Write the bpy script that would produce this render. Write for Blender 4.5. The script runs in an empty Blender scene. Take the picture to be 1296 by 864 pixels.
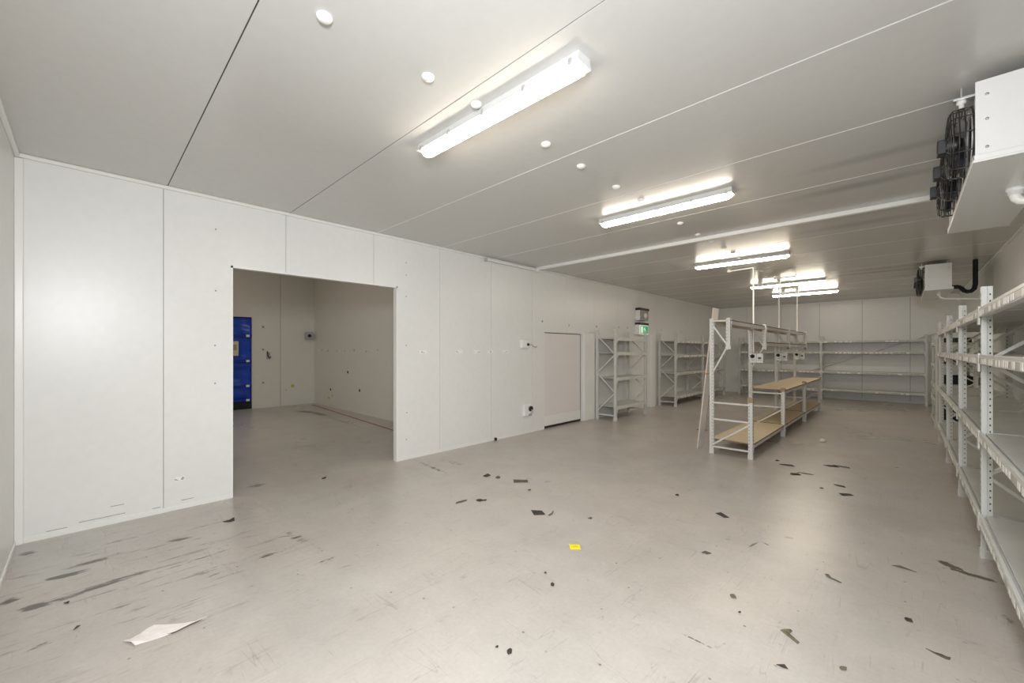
import bpy, bmesh, math, random
from mathutils import Vector, Matrix
random.seed(7)
S = bpy.context.scene
COL = S.collection
PI = math.pi

# ------------------------------------------------------------------ dimensions
H = 3.22                      # ceiling height
XL, XR = -5.265, 1.117        # long walls
YF, YB = -0.413, 17.2         # short walls
XA, YA, YA0, HA = -12.9, 4.77, -3.0, 4.5   # room beyond the opening

# ------------------------------------------------------------------ materials
MATS = {}
def mat(name, col, rough=0.45, metal=0.0, spec=0.5, emit=None, estr=0.0, noise=0.0, nscale=8.0, bump=0.0, bscale=60.0, trans=0.0):
    m = bpy.data.materials.new(name); m.use_nodes = True
    nt = m.node_tree; b = nt.nodes['Principled BSDF']
    b.inputs['Base Color'].default_value = (*col, 1)
    b.inputs['Roughness'].default_value = rough
    b.inputs['Metallic'].default_value = metal
    b.inputs['Specular IOR Level'].default_value = spec
    b.inputs['Transmission Weight'].default_value = trans
    if emit:
        b.inputs['Emission Color'].default_value = (*emit, 1)
        b.inputs['Emission Strength'].default_value = estr
    tc = nt.nodes.new('ShaderNodeTexCoord')
    if noise > 0:
        n = nt.nodes.new('ShaderNodeTexNoise'); n.inputs['Scale'].default_value = nscale; n.inputs['Detail'].default_value = 5
        nt.links.new(tc.outputs['Object'], n.inputs['Vector'])
        mr = nt.nodes.new('ShaderNodeMapRange'); mr.inputs['From Min'].default_value = .3; mr.inputs['From Max'].default_value = .7
        mr.inputs['To Min'].default_value = 1 - noise; mr.inputs['To Max'].default_value = 1 + noise * .4
        nt.links.new(n.outputs['Fac'], mr.inputs['Value'])
        mx = nt.nodes.new('ShaderNodeVectorMath'); mx.operation = 'SCALE'
        mx.inputs[0].default_value = col
        nt.links.new(mr.outputs['Result'], mx.inputs['Scale'])
        nt.links.new(mx.outputs[0], b.inputs['Base Color'])
    if bump > 0:
        n2 = nt.nodes.new('ShaderNodeTexNoise'); n2.inputs['Scale'].default_value = bscale; n2.inputs['Detail'].default_value = 3
        nt.links.new(tc.outputs['Object'], n2.inputs['Vector'])
        bp = nt.nodes.new('ShaderNodeBump'); bp.inputs['Strength'].default_value = bump; bp.inputs['Distance'].default_value = .002
        nt.links.new(n2.outputs['Fac'], bp.inputs['Height']); nt.links.new(bp.outputs['Normal'], b.inputs['Normal'])
    MATS[name] = m
    return m

def panel_mat(name, col, rough, ribs=None, dirt=None):
    """coated steel sandwich panel: faint ribbing, faint unevenness, optional blown dirt"""
    m = mat(name, col, rough)
    nt = m.node_tree; N = nt.nodes; L = nt.links; b = N['Principled BSDF']
    geo = N.new('ShaderNodeNewGeometry')
    n = N.new('ShaderNodeTexNoise'); n.inputs['Scale'].default_value = .9; n.inputs['Detail'].default_value = 3
    L.new(geo.outputs['Position'], n.inputs['Vector'])
    n2 = N.new('ShaderNodeTexNoise'); n2.inputs['Scale'].default_value = 14; n2.inputs['Detail'].default_value = 6
    L.new(geo.outputs['Position'], n2.inputs['Vector'])
    ad = N.new('ShaderNodeMath'); ad.operation = 'ADD'; L.new(n.outputs['Fac'], ad.inputs[0]); L.new(n2.outputs['Fac'], ad.inputs[1])
    mr = N.new('ShaderNodeMapRange'); mr.inputs['From Min'].default_value = .7; mr.inputs['From Max'].default_value = 1.3
    mr.inputs['To Min'].default_value = .965; mr.inputs['To Max'].default_value = 1.01
    L.new(ad.outputs[0], mr.inputs['Value'])
    fac = mr.outputs['Result']
    if dirt:
        for (cx, cy, lx, ly, st) in dirt:
            mp = N.new('ShaderNodeMapping'); mp.vector_type = 'TEXTURE'
            mp.inputs['Location'].default_value = (cx, cy, H); mp.inputs['Scale'].default_value = (lx, ly, 1)
            L.new(geo.outputs['Position'], mp.inputs['Vector'])
            ln = N.new('ShaderNodeVectorMath'); ln.operation = 'LENGTH'; L.new(mp.outputs[0], ln.inputs[0])
            r2 = N.new('ShaderNodeMapRange'); r2.interpolation_type = 'SMOOTHSTEP'
            r2.inputs['From Min'].default_value = 0; r2.inputs['From Max'].default_value = 1
            r2.inputs['To Min'].default_value = 1 - st; r2.inputs['To Max'].default_value = 1
            L.new(ln.outputs['Value'], r2.inputs['Value'])
            mu = N.new('ShaderNodeMath'); mu.operation = 'MULTIPLY'; L.new(fac, mu.inputs[0]); L.new(r2.outputs['Result'], mu.inputs[1])
            fac = mu.outputs[0]
    mx = N.new('ShaderNodeVectorMath'); mx.operation = 'SCALE'; mx.inputs[0].default_value = col
    L.new(fac, mx.inputs['Scale']); L.new(mx.outputs[0], b.inputs['Base Color'])
    if ribs is not None:
        w = N.new('ShaderNodeTexWave'); w.bands_direction = ribs; w.inputs['Scale'].default_value = 4.2
        L.new(geo.outputs['Position'], w.inputs['Vector'])
        bp = N.new('ShaderNodeBump'); bp.inputs['Strength'].default_value = .05; bp.inputs['Distance'].default_value = .002
        L.new(w.outputs['Fac'], bp.inputs['Height']); L.new(bp.outputs['Normal'], b.inputs['Normal'])
    return m

# dried dirt, tyre scuffs and scratches on the concrete: x, y, half length, half width, heading, strength
STREAKS = [(-4.44,0.04,0.23,0.050,1.568,0.70),(-3.94,0.06,0.34,0.050,1.699,0.75),(-3.91,-0.22,0.09,0.050,1.353,0.95),(-4.30,-0.10,0.13,0.045,1.45,0.9),
 (-4.49,-0.29,0.11,0.040,1.318,0.40),(-4.05,1.01,0.18,0.060,1.567,0.35),(-3.58,1.00,0.24,0.050,1.684,0.50),(-3.77,1.24,0.28,0.060,0.180,0.50),
 (-4.42,0.54,0.10,0.050,1.421,0.70),(-4.97,-0.33,0.08,0.070,0.911,0.60),(-3.42,0.21,0.10,0.060,1.050,0.35),(-5.54,1.41,0.13,0.13,1.451,0.60),
 (0.35,4.37,0.17,0.035,-0.138,0.9),(0.24,4.45,0.09,0.055,-0.562,0.85),(0.40,3.79,0.10,0.120,0.245,0.40),(-0.90,3.82,0.10,0.012,1.380,0.80),
 (-0.83,3.89,0.06,0.012,-0.489,0.60),(-0.84,2.33,0.13,0.008,-0.021,0.60),(-4.68,3.27,0.52,0.050,-0.092,0.60),(-4.65,3.61,0.40,0.090,0.036,0.45),
 (-3.18,1.27,0.10,0.050,1.759,0.60),(-2.98,1.33,0.09,0.030,1.539,0.40),(-11.2,3.95,0.45,0.16,0.30,0.95),(-10.66,4.04,0.66,0.14,0.016,0.80),
 (-9.09,3.98,1.45,0.050,-0.043,0.50),(-3.55,0.63,0.12,0.020,1.703,0.50),(-3.38,-0.18,0.08,0.020,2.0,0.60),(-4.12,-0.34,0.06,0.050,2.4,0.75),
 (-1.99,4.69,0.17,0.100,-0.199,0.20),(-4.18,4.24,0.56,0.120,1.379,0.25),(-3.83,1.20,0.14,0.007,1.011,0.90),(-3.14,0.36,0.09,0.040,1.592,0.40),
 (-4.75,0.15,0.30,0.04,1.55,0.45),(-4.6,0.75,0.25,0.05,1.6,0.45),(-3.9,0.55,0.30,0.02,1.68,0.6),(-3.2,0.75,0.2,0.015,1.6,0.35),(-6.6,2.1,0.5,0.2,0.4,0.3)]

def floor_mat():
    m = mat('sealed_concrete', (.6, .58, .55), .3)
    nt = m.node_tree; N = nt.nodes; L = nt.links; b = N['Principled BSDF']
    geo = N.new('ShaderNodeNewGeometry'); P = geo.outputs['Position']
    def math_(op, a, bb, clamp=False):
        q = N.new('ShaderNodeMath'); q.operation = op; q.use_clamp = clamp
        for i, v in enumerate((a, bb)):
            if isinstance(v, (int, float)): q.inputs[i].default_value = v
            else: L.new(v, q.inputs[i])
        return q.outputs[0]
    def rng(v, a, bb, c, d, smooth=False):
        q = N.new('ShaderNodeMapRange'); q.inputs['From Min'].default_value = a; q.inputs['From Max'].default_value = bb
        q.inputs['To Min'].default_value = c; q.inputs['To Max'].default_value = d
        if smooth: q.interpolation_type = 'SMOOTHSTEP'
        L.new(v, q.inputs['Value']); return q.outputs['Result']
    def noise(scale, detail=4, rough=.55, stretch=None, rot=0.0, dist=0.0):
        q = N.new('ShaderNodeTexNoise'); q.inputs['Scale'].default_value = scale; q.inputs['Detail'].default_value = detail
        q.inputs['Roughness'].default_value = rough; q.inputs['Distortion'].default_value = dist
        if stretch:
            mp = N.new('ShaderNodeMapping'); mp.inputs['Scale'].default_value = (*stretch, 1); mp.inputs['Rotation'].default_value = (0, 0, rot)
            L.new(P, mp.inputs['Vector']); L.new(mp.outputs[0], q.inputs['Vector'])
        else: L.new(P, q.inputs['Vector'])
        return q.outputs['Fac']
    big = noise(.55, 3); mid = noise(2.6, 6, .65, dist=.6); fine = noise(38, 5, .7)
    base = math_('ADD', rng(big, .3, .7, .96, 1.03), rng(mid, .2, .8, -.05, .05))
    base = math_('ADD', base, rng(fine, .3, .7, -.06, .05))
    base = math_('ADD', base, rng(noise(150, 3, .7), .3, .7, -.03, .03))
    # long faint scuffs in two headings
    s1 = rng(noise(3.0, 6, .7, (6, .55), .0, .4), .56, .74, 0, .13, True)
    s2 = rng(noise(2.2, 6, .7, (.5, 5), .35, .5), .58, .76, 0, .10, True)
    pat = rng(noise(1.1, 4), .48, .62, 0, 1, True)
    base = math_('SUBTRACT', base, math_('MULTIPLY', s1, pat))
    base = math_('SUBTRACT', base, math_('MULTIPLY', s2, pat))
    # thin curved scratches
    for (st, ro, am) in (((7, .35), .25, .22), ((.4, 6), .5, .20), ((5, .4), -.7, .18)):
        sc = noise(1.6, 2, .5, st, ro, .8)
        thin = rng(math_('ABSOLUTE', math_('SUBTRACT', sc, .5), 0), 0, .007, am, 0)
        base = math_('SUBTRACT', base, math_('MULTIPLY', thin, rng(noise(1.7 + am*9, 3), .50, .58, 0, 1)))
    mott = noise(1.6, 8, .72)
    base = math_('ADD', base, rng(mott, .3, .7, -.12, .08))
    # grit specks
    vo = N.new('ShaderNodeTexVoronoi'); vo.voronoi_dimensions = '2D'; vo.inputs['Scale'].default_value = 4.5; L.new(P, vo.inputs['Vector'])
    sp = rng(vo.outputs['Distance'], .018, .045, 1, 0)
    cr = N.new('ShaderNodeSeparateColor'); L.new(vo.outputs['Color'], cr.inputs[0])
    sp = math_('MULTIPLY', sp, rng(cr.outputs[0], .70, .95, 0, .6))
    base = math_('SUBTRACT', base, sp)
    # shaped dirt marks
    rag = noise(9, 9, .78, (2.2, .55), 0, .3)
    total = None
    for (x, y, l, w, a, s) in STREAKS:
        mp = N.new('ShaderNodeMapping'); mp.vector_type = 'TEXTURE'
        mp.inputs['Location'].default_value = (x, y, 0); mp.inputs['Rotation'].default_value = (0, 0, a); mp.inputs['Scale'].default_value = (l * 1.15, w * 1.1, 1)
        L.new(P, mp.inputs['Vector'])
        ln = N.new('ShaderNodeVectorMath'); ln.operation = 'LENGTH'; L.new(mp.outputs[0], ln.inputs[0])
        v = rng(ln.outputs['Value'], .1, 1.25, s, 0, True)
        total = v if total is None else math_('MAXIMUM', total, v)
    thr = math_('SUBTRACT', .62, math_('MULTIPLY', total, .30))
    rough_edge = rng(math_('SUBTRACT', rag, thr), -.02, .09, 0, 1, True)
    dirt = math_('MULTIPLY', rough_edge, math_('MULTIPLY', total, 2.2, True), True)
    dirt = math_('MULTIPLY', dirt, .93)
    # many small scuffs where pallets were dragged along the left wall
    mp = N.new('ShaderNodeMapping'); mp.vector_type = 'TEXTURE'; mp.inputs['Location'].default_value = (-4.1, .25, 0); mp.inputs['Scale'].default_value = (1.5, 1.3, 1)
    L.new(P, mp.inputs['Vector']); ln = N.new('ShaderNodeVectorMath'); ln.operation = 'LENGTH'; L.new(mp.outputs[0], ln.inputs[0])
    area_ = rng(ln.outputs['Value'], .3, 1.1, 1, 0, True)
    strk = rng(noise(4.5, 9, .76, (3.2, .40), -.08, .2), .55, .66, 0, .75, True)
    dirt = math_('MAXIMUM', dirt, math_('MULTIPLY', area_, strk))
    # thin worn smears elsewhere
    strk2 = rng(noise(3.2, 9, .76, (.8, 2.4), .5, .3), .63, .74, 0, .42, True)
    dirt = math_('MAXIMUM', dirt, strk2)
    sc3 = N.new('ShaderNodeVectorMath'); sc3.operation = 'SCALE'; sc3.inputs[0].default_value = FLOOR_COL
    L.new(base, sc3.inputs['Scale'])
    # slight warm / cool drift of the coating
    tint = N.new('ShaderNodeMix'); tint.data_type = 'RGBA'; tint.blend_type = 'MULTIPLY'
    L.new(rng(noise(.9, 2), .4, .6, 0, 1), tint.inputs['Factor']); L.new(sc3.outputs[0], tint.inputs['A']); tint.inputs['B'].default_value = (1.0, .98, .965, 1)
    mx = N.new('ShaderNodeMix'); mx.data_type = 'RGBA'
    L.new(dirt, mx.inputs['Factor']); L.new(tint.outputs['Result'], mx.inputs['A']); mx.inputs['B'].default_value = (.085, .075, .055, 1)
    L.new(mx.outputs['Result'], b.inputs['Base Color'])
    L.new(rng(big, .3, .7, .26, .34), b.inputs['Roughness'])
    bp = N.new('ShaderNodeBump'); bp.inputs['Strength'].default_value = .04; bp.inputs['Distance'].default_value = .003
    L.new(noise(6, 2), bp.inputs['Height']); L.new(bp.outputs['Normal'], b.inputs['Normal'])
    return m
FLOOR_COL = (.485, .458, .425)

LAMP = (1.0, .895, .735)
STROBE = 122; LAMPS = 29.0; ANNEX = 50
M_WALL = panel_mat('white_wall_panel', (.80, .80, .785), .33, 'Y')
M_WALLX = panel_mat('white_wall_panel_end', (.80, .80, .785), .33, 'X')
M_ANNEX = panel_mat('dim_wall_panel', (.74, .72, .66), .4)  # beige puts the dim, unlit look of the far room into the colour
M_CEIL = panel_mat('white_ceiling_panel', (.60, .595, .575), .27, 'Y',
    [(-.35, 5.25, .9, .16, .30), (-.15, 4.55, .8, .14, .22), (-.45, 6.85, 1.0, .22, .22), (-.45, 11.35, 1.1, .16, .45), (-.35, 10.9, .9, .14, .35), (.1, 12.3, .8, .3, .25)])
M_FLOOR = floor_mat()
M_SEAM = mat('dark_joint', (.06, .06, .055), .8)
M_SEAM2 = mat('grey_joint', (.24, .24, .23), .7)
M_SCUFF = mat('grey_scuff', (.34, .34, .33), .7, noise=.5, nscale=40)
M_BEAD = mat('sealant_bead', (.85, .85, .82), .4)
M_TRIM = mat('white_trim', (.82, .82, .80), .3)
M_SCREW = mat('grey_screw', (.38, .38, .37), .5, .3)
M_PATCH = mat('torn_paint_patch', (.88, .88, .87), .6)
M_STEEL = mat('light_grey_powder_coat', (.66, .66, .635), .35, noise=.06, nscale=5)
M_SHELF = mat('shelf_board_grey', (.56, .555, .535), .4, noise=.08, nscale=3)
M_HOLE = mat('slot_dark', (.03, .03, .03), .8)
M_TAG = mat('label_strip_white', (.86, .85, .82), .5, noise=.15, nscale=30)
M_RAIL = mat('label_rail_grey', (.50, .49, .46), .4, noise=.25, nscale=14)
M_CHIP = mat('chipboard', (.72, .59, .40), .55, noise=.18, nscale=60)
M_CHIPEDGE = mat('chipboard_edge', (.25, .17, .10), .7, noise=.3, nscale=80)
M_TAPE = mat('brown_tape', (.42, .30, .19), .45, noise=.3, nscale=30)
M_WHITEPL = mat('white_plastic', (.84, .84, .82), .3)
M_GREYPL = mat('grey_plastic', (.42, .42, .41), .4)
M_BLACK = mat('black_plastic', (.012, .012, .012), .35)
M_BLACKW = mat('black_wire', (.02, .02, .02), .3)
M_FOAM = mat('black_pipe_insulation', (.01, .01, .01), .7)
M_DIFF = mat('lit_diffuser', (.9, .9, .9), .3, emit=LAMP, estr=LAMPS)
M_DIFF2 = mat('lit_diffuser_boosted', (.9, .9, .9), .3, emit=LAMP, estr=LAMPS*1.35)  # emission boosted on the far lights to brighten the back wall
for m_ in (M_DIFF, M_DIFF2): m_.cycles.emission_sampling = 'FRONT'
M_COOLER = mat('cooler_white_enamel', (.80, .80, .79), .3)
M_ALU = mat('aluminium', (.62, .62, .62), .3, .7)
M_BLADE = mat('fan_blade_grey', (.22, .22, .22), .4, .5)
M_BLUE = mat('blue_vinyl', (.012, .07, .52), .28, noise=.25, nscale=3)
M_BLUEB = mat('blue_batten', (.008, .04, .36), .35)
M_GREEN = mat('exit_green', (.0, .30, .11), .4, emit=(.0, .5, .18), estr=.35)
M_LITW = mat('exit_white', (.85, .9, .86), .4, emit=(.8, 1, .85), estr=.35)
for m_ in (M_GREEN, M_LITW): m_.cycles.emission_sampling = 'NONE'
M_CLEAR = mat('clear_lens', (.80, .80, .78), .15)
M_YEL = mat('yellow_card', (.90, .76, .01), .5)
M_INK = mat('olive_ink', (.36, .28, .02), .6)
M_PAPER = mat('white_torn_card', (.84, .80, .77), .7, noise=.08, nscale=25)
M_PAPERE = mat('brown_card_edge', (.12, .06, .05), .8)
M_SCRAP = mat('dark_scrap', (.045, .04, .033), .75, noise=.3, nscale=40)
M_SCRAPB = mat('brown_scrap', (.12, .10, .075), .8, noise=.3, nscale=40)
M_SCRAPO = mat('olive_scrap', (.17, .155, .10), .8, noise=.3, nscale=40)
M_SCRAPW = mat('pale_scrap', (.80, .76, .62), .7)
M_RED = mat('red_floor_line', (.28, .06, .04), .5, noise=.3, nscale=9)
M_NOTICE = mat('notice_paper', (.75, .66, .55), .6)
M_ORANGE = mat('orange_cord', (.75, .30, .08), .6)
M_YGREEN = mat('yellow_green_tape', (.55, .55, .05), .5)

# ------------------------------------------------------------------ mesh helpers
class MB:
    """collects shapes of one mesh; each shape may carry a material index"""
    def __init__(self): self.v = []; self.f = []; self.m = []; self.s = []
    def add(self, vs, fs, mi=0, smooth=False):
        o = len(self.v); self.v += [tuple(p) for p in vs]
        for f in fs: self.f.append([o + i for i in f]); self.m.append(mi); self.s.append(smooth)
    def box(self, x0, x1, y0, y1, z0, z1, mi=0):
        self.add([(x0,y0,z0),(x1,y0,z0),(x1,y1,z0),(x0,y1,z0),(x0,y0,z1),(x1,y0,z1),(x1,y1,z1),(x0,y1,z1)],
                 [(0,3,2,1),(4,5,6,7),(0,1,5,4),(1,2,6,5),(2,3,7,6),(3,0,4,7)], mi)
    def bar(self, p, q, w, h, mi=0, up=(0,0,1)):
        p, q = Vector(p), Vector(q); d = (q - p).normalized(); u = Vector(up)
        if abs(d.dot(u)) > .98: u = Vector((1, 0, 0))
        r = d.cross(u).normalized() * w / 2; n = r.cross(d).normalized() * h / 2
        self.add([p-r-n, p+r-n, p+r+n, p-r+n, q-r-n, q+r-n, q+r+n, q-r+n],
                 [(0,1,2,3),(7,6,5,4),(4,5,1,0),(5,6,2,1),(6,7,3,2),(7,4,0,3)], mi)
    def tube(self, pts, r, n=10, mi=0, cap=True, closed=False):
        pts = [Vector(p) for p in pts]; k = len(pts); rings = []
        prev = None
        for i, p in enumerate(pts):
            if closed: t = pts[(i + 1) % k] - pts[i - 1]
            else: t = (pts[min(i + 1, k - 1)] - pts[max(i - 1, 0)])
            t.normalize()
            if prev is None:
                a = Vector((0, 0, 1)) if abs(t.z) < .9 else Vector((1, 0, 0))
                u = t.cross(a).normalized()
            else: u = (prev - t * prev.dot(t)).normalized()
            prev = u; w = t.cross(u)
            rings.append([p + (u * math.cos(2*PI*j/n) + w * math.sin(2*PI*j/n)) * r for j in range(n)])
        vs = [q for rg in rings for q in rg]; fs = []
        for i in range(k if closed else k - 1):
            i2 = (i + 1) % k
            for j in range(n): fs.append((i*n+j, i*n+(j+1)%n, i2*n+(j+1)%n, i2*n+j))
        self.add(vs, fs, mi, True)
        if cap and not closed:
            self.add(rings[0], [tuple(range(n))[::-1]], mi); self.add(rings[-1], [tuple(range(n))], mi)
    def lathe(self, prof, c, axis='z', n=24, mi=0, smooth=True):
        """profile of (radius, height) revolved about an axis through c"""
        vs = []
        for (r, h) in prof:
            for j in range(n):
                a = 2*PI*j/n; x, y = r*math.cos(a), r*math.sin(a)
                if axis == 'z': vs.append((c[0]+x, c[1]+y, c[2]+h))
                elif axis == 'x': vs.append((c[0]+h, c[1]+x, c[2]+y))
                else: vs.append((c[0]+y, c[1]+h, c[2]+x))
        fs = []
        for i in range(len(prof) - 1):
            for j in range(n): fs.append((i*n+j, i*n+(j+1)%n, (i+1)*n+(j+1)%n, (i+1)*n+j))
        fs.append(tuple(range(n))[::-1]); fs.append(tuple((len(prof)-1)*n + j for j in range(n)))
        self.add(vs, fs, mi, smooth)
    def build(self, name, mats, parent=None, bevel=0.0, loc=None):
        me = bpy.data.meshes.new(name); me.from_pydata(self.v, [], self.f)
        if not isinstance(mats, (list, tuple)): mats = [mats]
        for m in mats: me.materials.append(m)
        for p, mi, s in zip(me.polygons, self.m, self.s): p.material_index = mi; p.use_smooth = s
        bm = bmesh.new(); bm.from_mesh(me); bmesh.ops.recalc_face_normals(bm, faces=bm.faces); bm.to_mesh(me); bm.free()
        o = bpy.data.objects.new(name, me); COL.objects.link(o)
        if parent: o.parent = parent
        if loc: o.location = loc
        if bevel:
            b = o.modifiers.new('bevel', 'BEVEL'); b.width = bevel; b.segments = 2; b.limit_method = 'ANGLE'; b.harden_normals = False
        return o

def tag(o, label=None, cat=None, group=None, kind=None):
    if label: o['label'] = label
    if cat: o['category'] = cat
    if group: o['group'] = group
    if kind: o['kind'] = kind
    return o
def thing(name, loc, label, cat, group=None, rz=0.0):
    o = bpy.data.objects.new(name, None); COL.objects.link(o); o.location = loc; o.rotation_euler = (0, 0, rz); o.empty_display_size = .1
    return tag(o, label, cat, group)
def put(src, parent, loc, rz=None, name=None):
    """a copy of a part (and of its own sub-parts) sharing its mesh"""
    c = src.copy(); COL.objects.link(c); c.parent = parent; c.location = loc
    if rz is not None: c.rotation_euler = (0, 0, rz)
    for ch in src.children:
        d = ch.copy(); COL.objects.link(d); d.parent = c
    return c
def copy_tree(o, parent=None):
    kids = list(o.children)
    c = o.copy(); COL.objects.link(c); c.parent = parent
    for k in kids: copy_tree(k, c)
    return c
def arc(c, r, a0, a1, u, v, n=8):
    c, u, v = Vector(c), Vector(u), Vector(v)
    return [c + (u*math.cos(a0+(a1-a0)*i/n) + v*math.sin(a0+(a1-a0)*i/n))*r for i in range(n+1)]

# ------------------------------------------------------------------ the setting
def struct(o, label=None): o['kind'] = 'structure'; return o
f = MB(); f.box(XA - .3, XR + .2, YA0 - .2, YB + .2, -.15, 0); struct(f.build('floor', M_FLOOR))

SEAMS = [.523 + 1.1045 * k for k in range(0, 16)]
def wall_left():
    w = MB(); x0, x1 = XL - .075, XL; g = .0025
    OP = (1.094, 3.083, 2.50); DR = (6.418, 7.765, 1.965)
    ys = [YF - .1] + [s for s in SEAMS if s < YB] + [YB + .1]
    for a, b in zip(ys[:-1], ys[1:]):
        a2 = a + g; b2 = b - g
        z0cuts = []
        segs = [(a2, b2, 0.0)]
        for (o0, o1, oz) in (OP, DR):
            new = []
            for (p, q, z) in segs:
                if q <= o0 or p >= o1 or z > 0: new.append((p, q, z)); continue
                if p < o0: new.append((p, o0, z))
                new.append((max(p, o0), min(q, o1), oz))
                if q > o1: new.append((o1, q, z))
            segs = new
        for (p, q, z) in segs:
            if q - p > .003: w.box(x0, x1, p, q, z, H, 0)
    # dark joint backing (clear of the openings)
    for (p, q, z) in ((YF-.1, OP[0]-.01, 0), (OP[0]-.01, OP[1]+.01, OP[2]+.01), (OP[1]+.01, DR[0]-.01, 0), (DR[0]-.01, DR[1]+.01, DR[2]+.01), (DR[1]+.01, YB+.1, 0)):
        w.box(x0 - .004, x1 - .006, p, q, z, H, 1)
    # annex side skin above the ceiling line
    w.box(x0 - .02, x0 - .004, YA0, YA, H, HA, 0)
    w.box(x0 - .02, x0 - .004, YA0, YF - .1, 0, H, 0)
    # fixings and plugged holes
    for (y, z) in [(.946,2.88),(.946,2.23),(.94,1.65),(.94,1.25),(3.24,2.88),(3.24,2.70),(3.24,2.386),(3.24,1.67),(3.25,.685),(3.24,.294)]:
        w.lathe([(.009, 0), (.009, .003), (.004, .004)], (XL, y, z), 'x', 8, 2)
    for k in range(9): w.lathe([(.006, 0), (.006, .002)], (XL, -.385, .3 + .33*k), 'x', 8, 2)
    for (y, z) in [(6.35, 2.18), (7.25, 2.14), (8.35, 2.16), (9.4, 2.18), (9.85, 2.19), (11.9, 2.2), (13.4, 2.2)]:
        w.lathe([(.02, 0), (.02, .006), (.012, .010)], (XL, y, z), 'x', 10, 2)
    rnd = random.Random(3)
    for (y, n) in [(3.53, 3), (4.22, 2), (4.62, 3), (4.92, 3), (5.30, 2)]:
        w.box(XL, XL + .0012, y - .07, y + .07, 1.545, 1.60, 3)
        for k in range(n):
            yy = y + rnd.uniform(-.05, .05); zz = 1.57 + rnd.uniform(-.012, .012)
            w.lathe([(.009 if k else .013, 0), (.008, .0025)], (XL, yy, zz), 'x', 8, 2)
    w.add([(XL + .0012, y, z) for (y, z) in ((.60,.30),(.625,.285),(.66,.29),(.69,.315),(.68,.335),(.645,.325),(.62,.335))], [(0,1,2,3,4,5,6)], 3); w.add([(XL + .0018, y, z) for (y, z) in ((.655,.30),(.672,.29),(.684,.312),(.67,.325))], [(0,1,2,3)], 2); w.add([(XL + .0018, y, z) for (y, z) in ((.605,.302),(.64,.29),(.635,.296),(.612,.312))], [(0,1,2,3)], 4)
    # scrape along the bottom of the first panels
    for (p, q, z) in [(-.24, -.12, .055), (-.05, .25, .075), (.15, .24, .16), (.44, .50, .06), (.66, .76, .085)]:
        w.box(XL, XL + .001, p, q, z, z + .005, 4)
    return struct(w.build('wall_left', [M_WALL, M_SEAM2, M_SCREW, M_PATCH, M_SCUFF]))
wall_left()

def wall_end(name, y0, y1, face):
    w = MB(); g = .0035
    xs = [XL - .075] + [XL + .95 + 1.105*k for k in range(6) if XL + .95 + 1.105*k < XR] + [XR + .1]
    xs = [XL - .075] + [x for x in (-4.3, -3.2, -2.10, -1.0, .103) ] + [XR + .1]
    for a, b in zip(xs[:-1], xs[1:]): w.box(a + g, b - g, y0, y1, 0, H, 0)
    if face > 0: w.box(xs[0], xs[-1], y0 - .01, y1 - .006, 0, H, 1)
    else: w.box(xs[0], xs[-1], y0 + .006, y1 + .01, 0, H, 1)
    return struct(w.build(name, [M_WALLX, M_SEAM]))
wall_end('wall_back', YB, YB + .075, -1)
wall_end('wall_front', YF - .075, YF, 1)
def wall_right():
    w = MB(); g = .0035
    ys = [YF - .1] + [s + .6 for s in SEAMS if s + .6 < YB] + [YB + .1]
    for a, b in zip(ys[:-1], ys[1:]): w.box(XR, XR + .075, a + g, b - g, 0, H, 0)
    w.box(XR + .006, XR + .085, ys[0], ys[-1], 0, H, 1)
    return struct(w.build('wall_right', [M_WALL, M_SEAM]))
wall_right()
def ceiling():
    w = MB(); g = .0035
    ys = [YF - .1] + [.552 + 1.112*k for k in range(15) if .552 + 1.112*k < YB] + [YB + .1]
    for i, (a, b) in enumerate(zip(ys[:-1], ys[1:])):
        w.box(XL - .075, XR + .1, a + g, b - g, H, H + .08, 0)
    for k, y in enumerate(ys[1:-1]):
        w.box(XL, XR, y - .004, y + .004, H + (.004 if k < 2 else -.0015), H + .03, 1 if k < 2 else 2)
    w.box(XL - .075, XR + .1, ys[0], ys[-1], H + .03, H + .1, 1)
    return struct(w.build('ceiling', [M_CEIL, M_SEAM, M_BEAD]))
ceiling()
# trims: cove strips in the corners and along the floor
t = MB(); t.box(XL, XL + .03, YF, YB, H - .035, H); struct(t.build('trim_1', M_TRIM, bevel=.008))
t = MB(); t.box(XL, XL + .028, YF, YF + .05, 0, H - .04); struct(t.build('trim_2', M_TRIM, bevel=.006))
for n, (a, b) in enumerate([(YF + .05, 1.09), (3.09, 6.41), (8.21, YB)]):
    t = MB(); t.box(XL, XL + .004, a, b, 0, .045); struct(t.build('baseboard_left' if n == 0 else 'baseboard_left', M_TRIM))
t = MB(); t.box(XL + .028, XR, YF, YF + .012, 0, .04); struct(t.build('baseboard_front', M_TRIM, bevel=.004))
t = MB(); t.box(XL, XR, YB - .02, YB, 0, .06); struct(t.build('baseboard_back', M_TRIM))
t = MB(); t.box(XL + .03, XR, YF, YF + .03, H - .03, H); struct(t.build('trim_3', M_TRIM, bevel=.006))
t = MB(); t.box(XL, XR, YB - .03, YB, H - .03, H); struct(t.build('trim_4', M_TRIM, bevel=.006))
t = MB(); t.box(XR - .03, XR, YF, YB, H - .03, H); struct(t.build('trim_5', M_TRIM, bevel=.006))
# lining of the wide opening
t = MB(); t.box(XL - .078, XL + .003, 3.078, 3.098, 0, 2.52); t.box(XL - .078, XL + .003, 1.08, 1.10, 0, 2.52); t.box(XL - .078, XL + .003, 1.08, 3.098, 2.495, 2.515)
struct(t.build('trim_6', M_TRIM))
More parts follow.
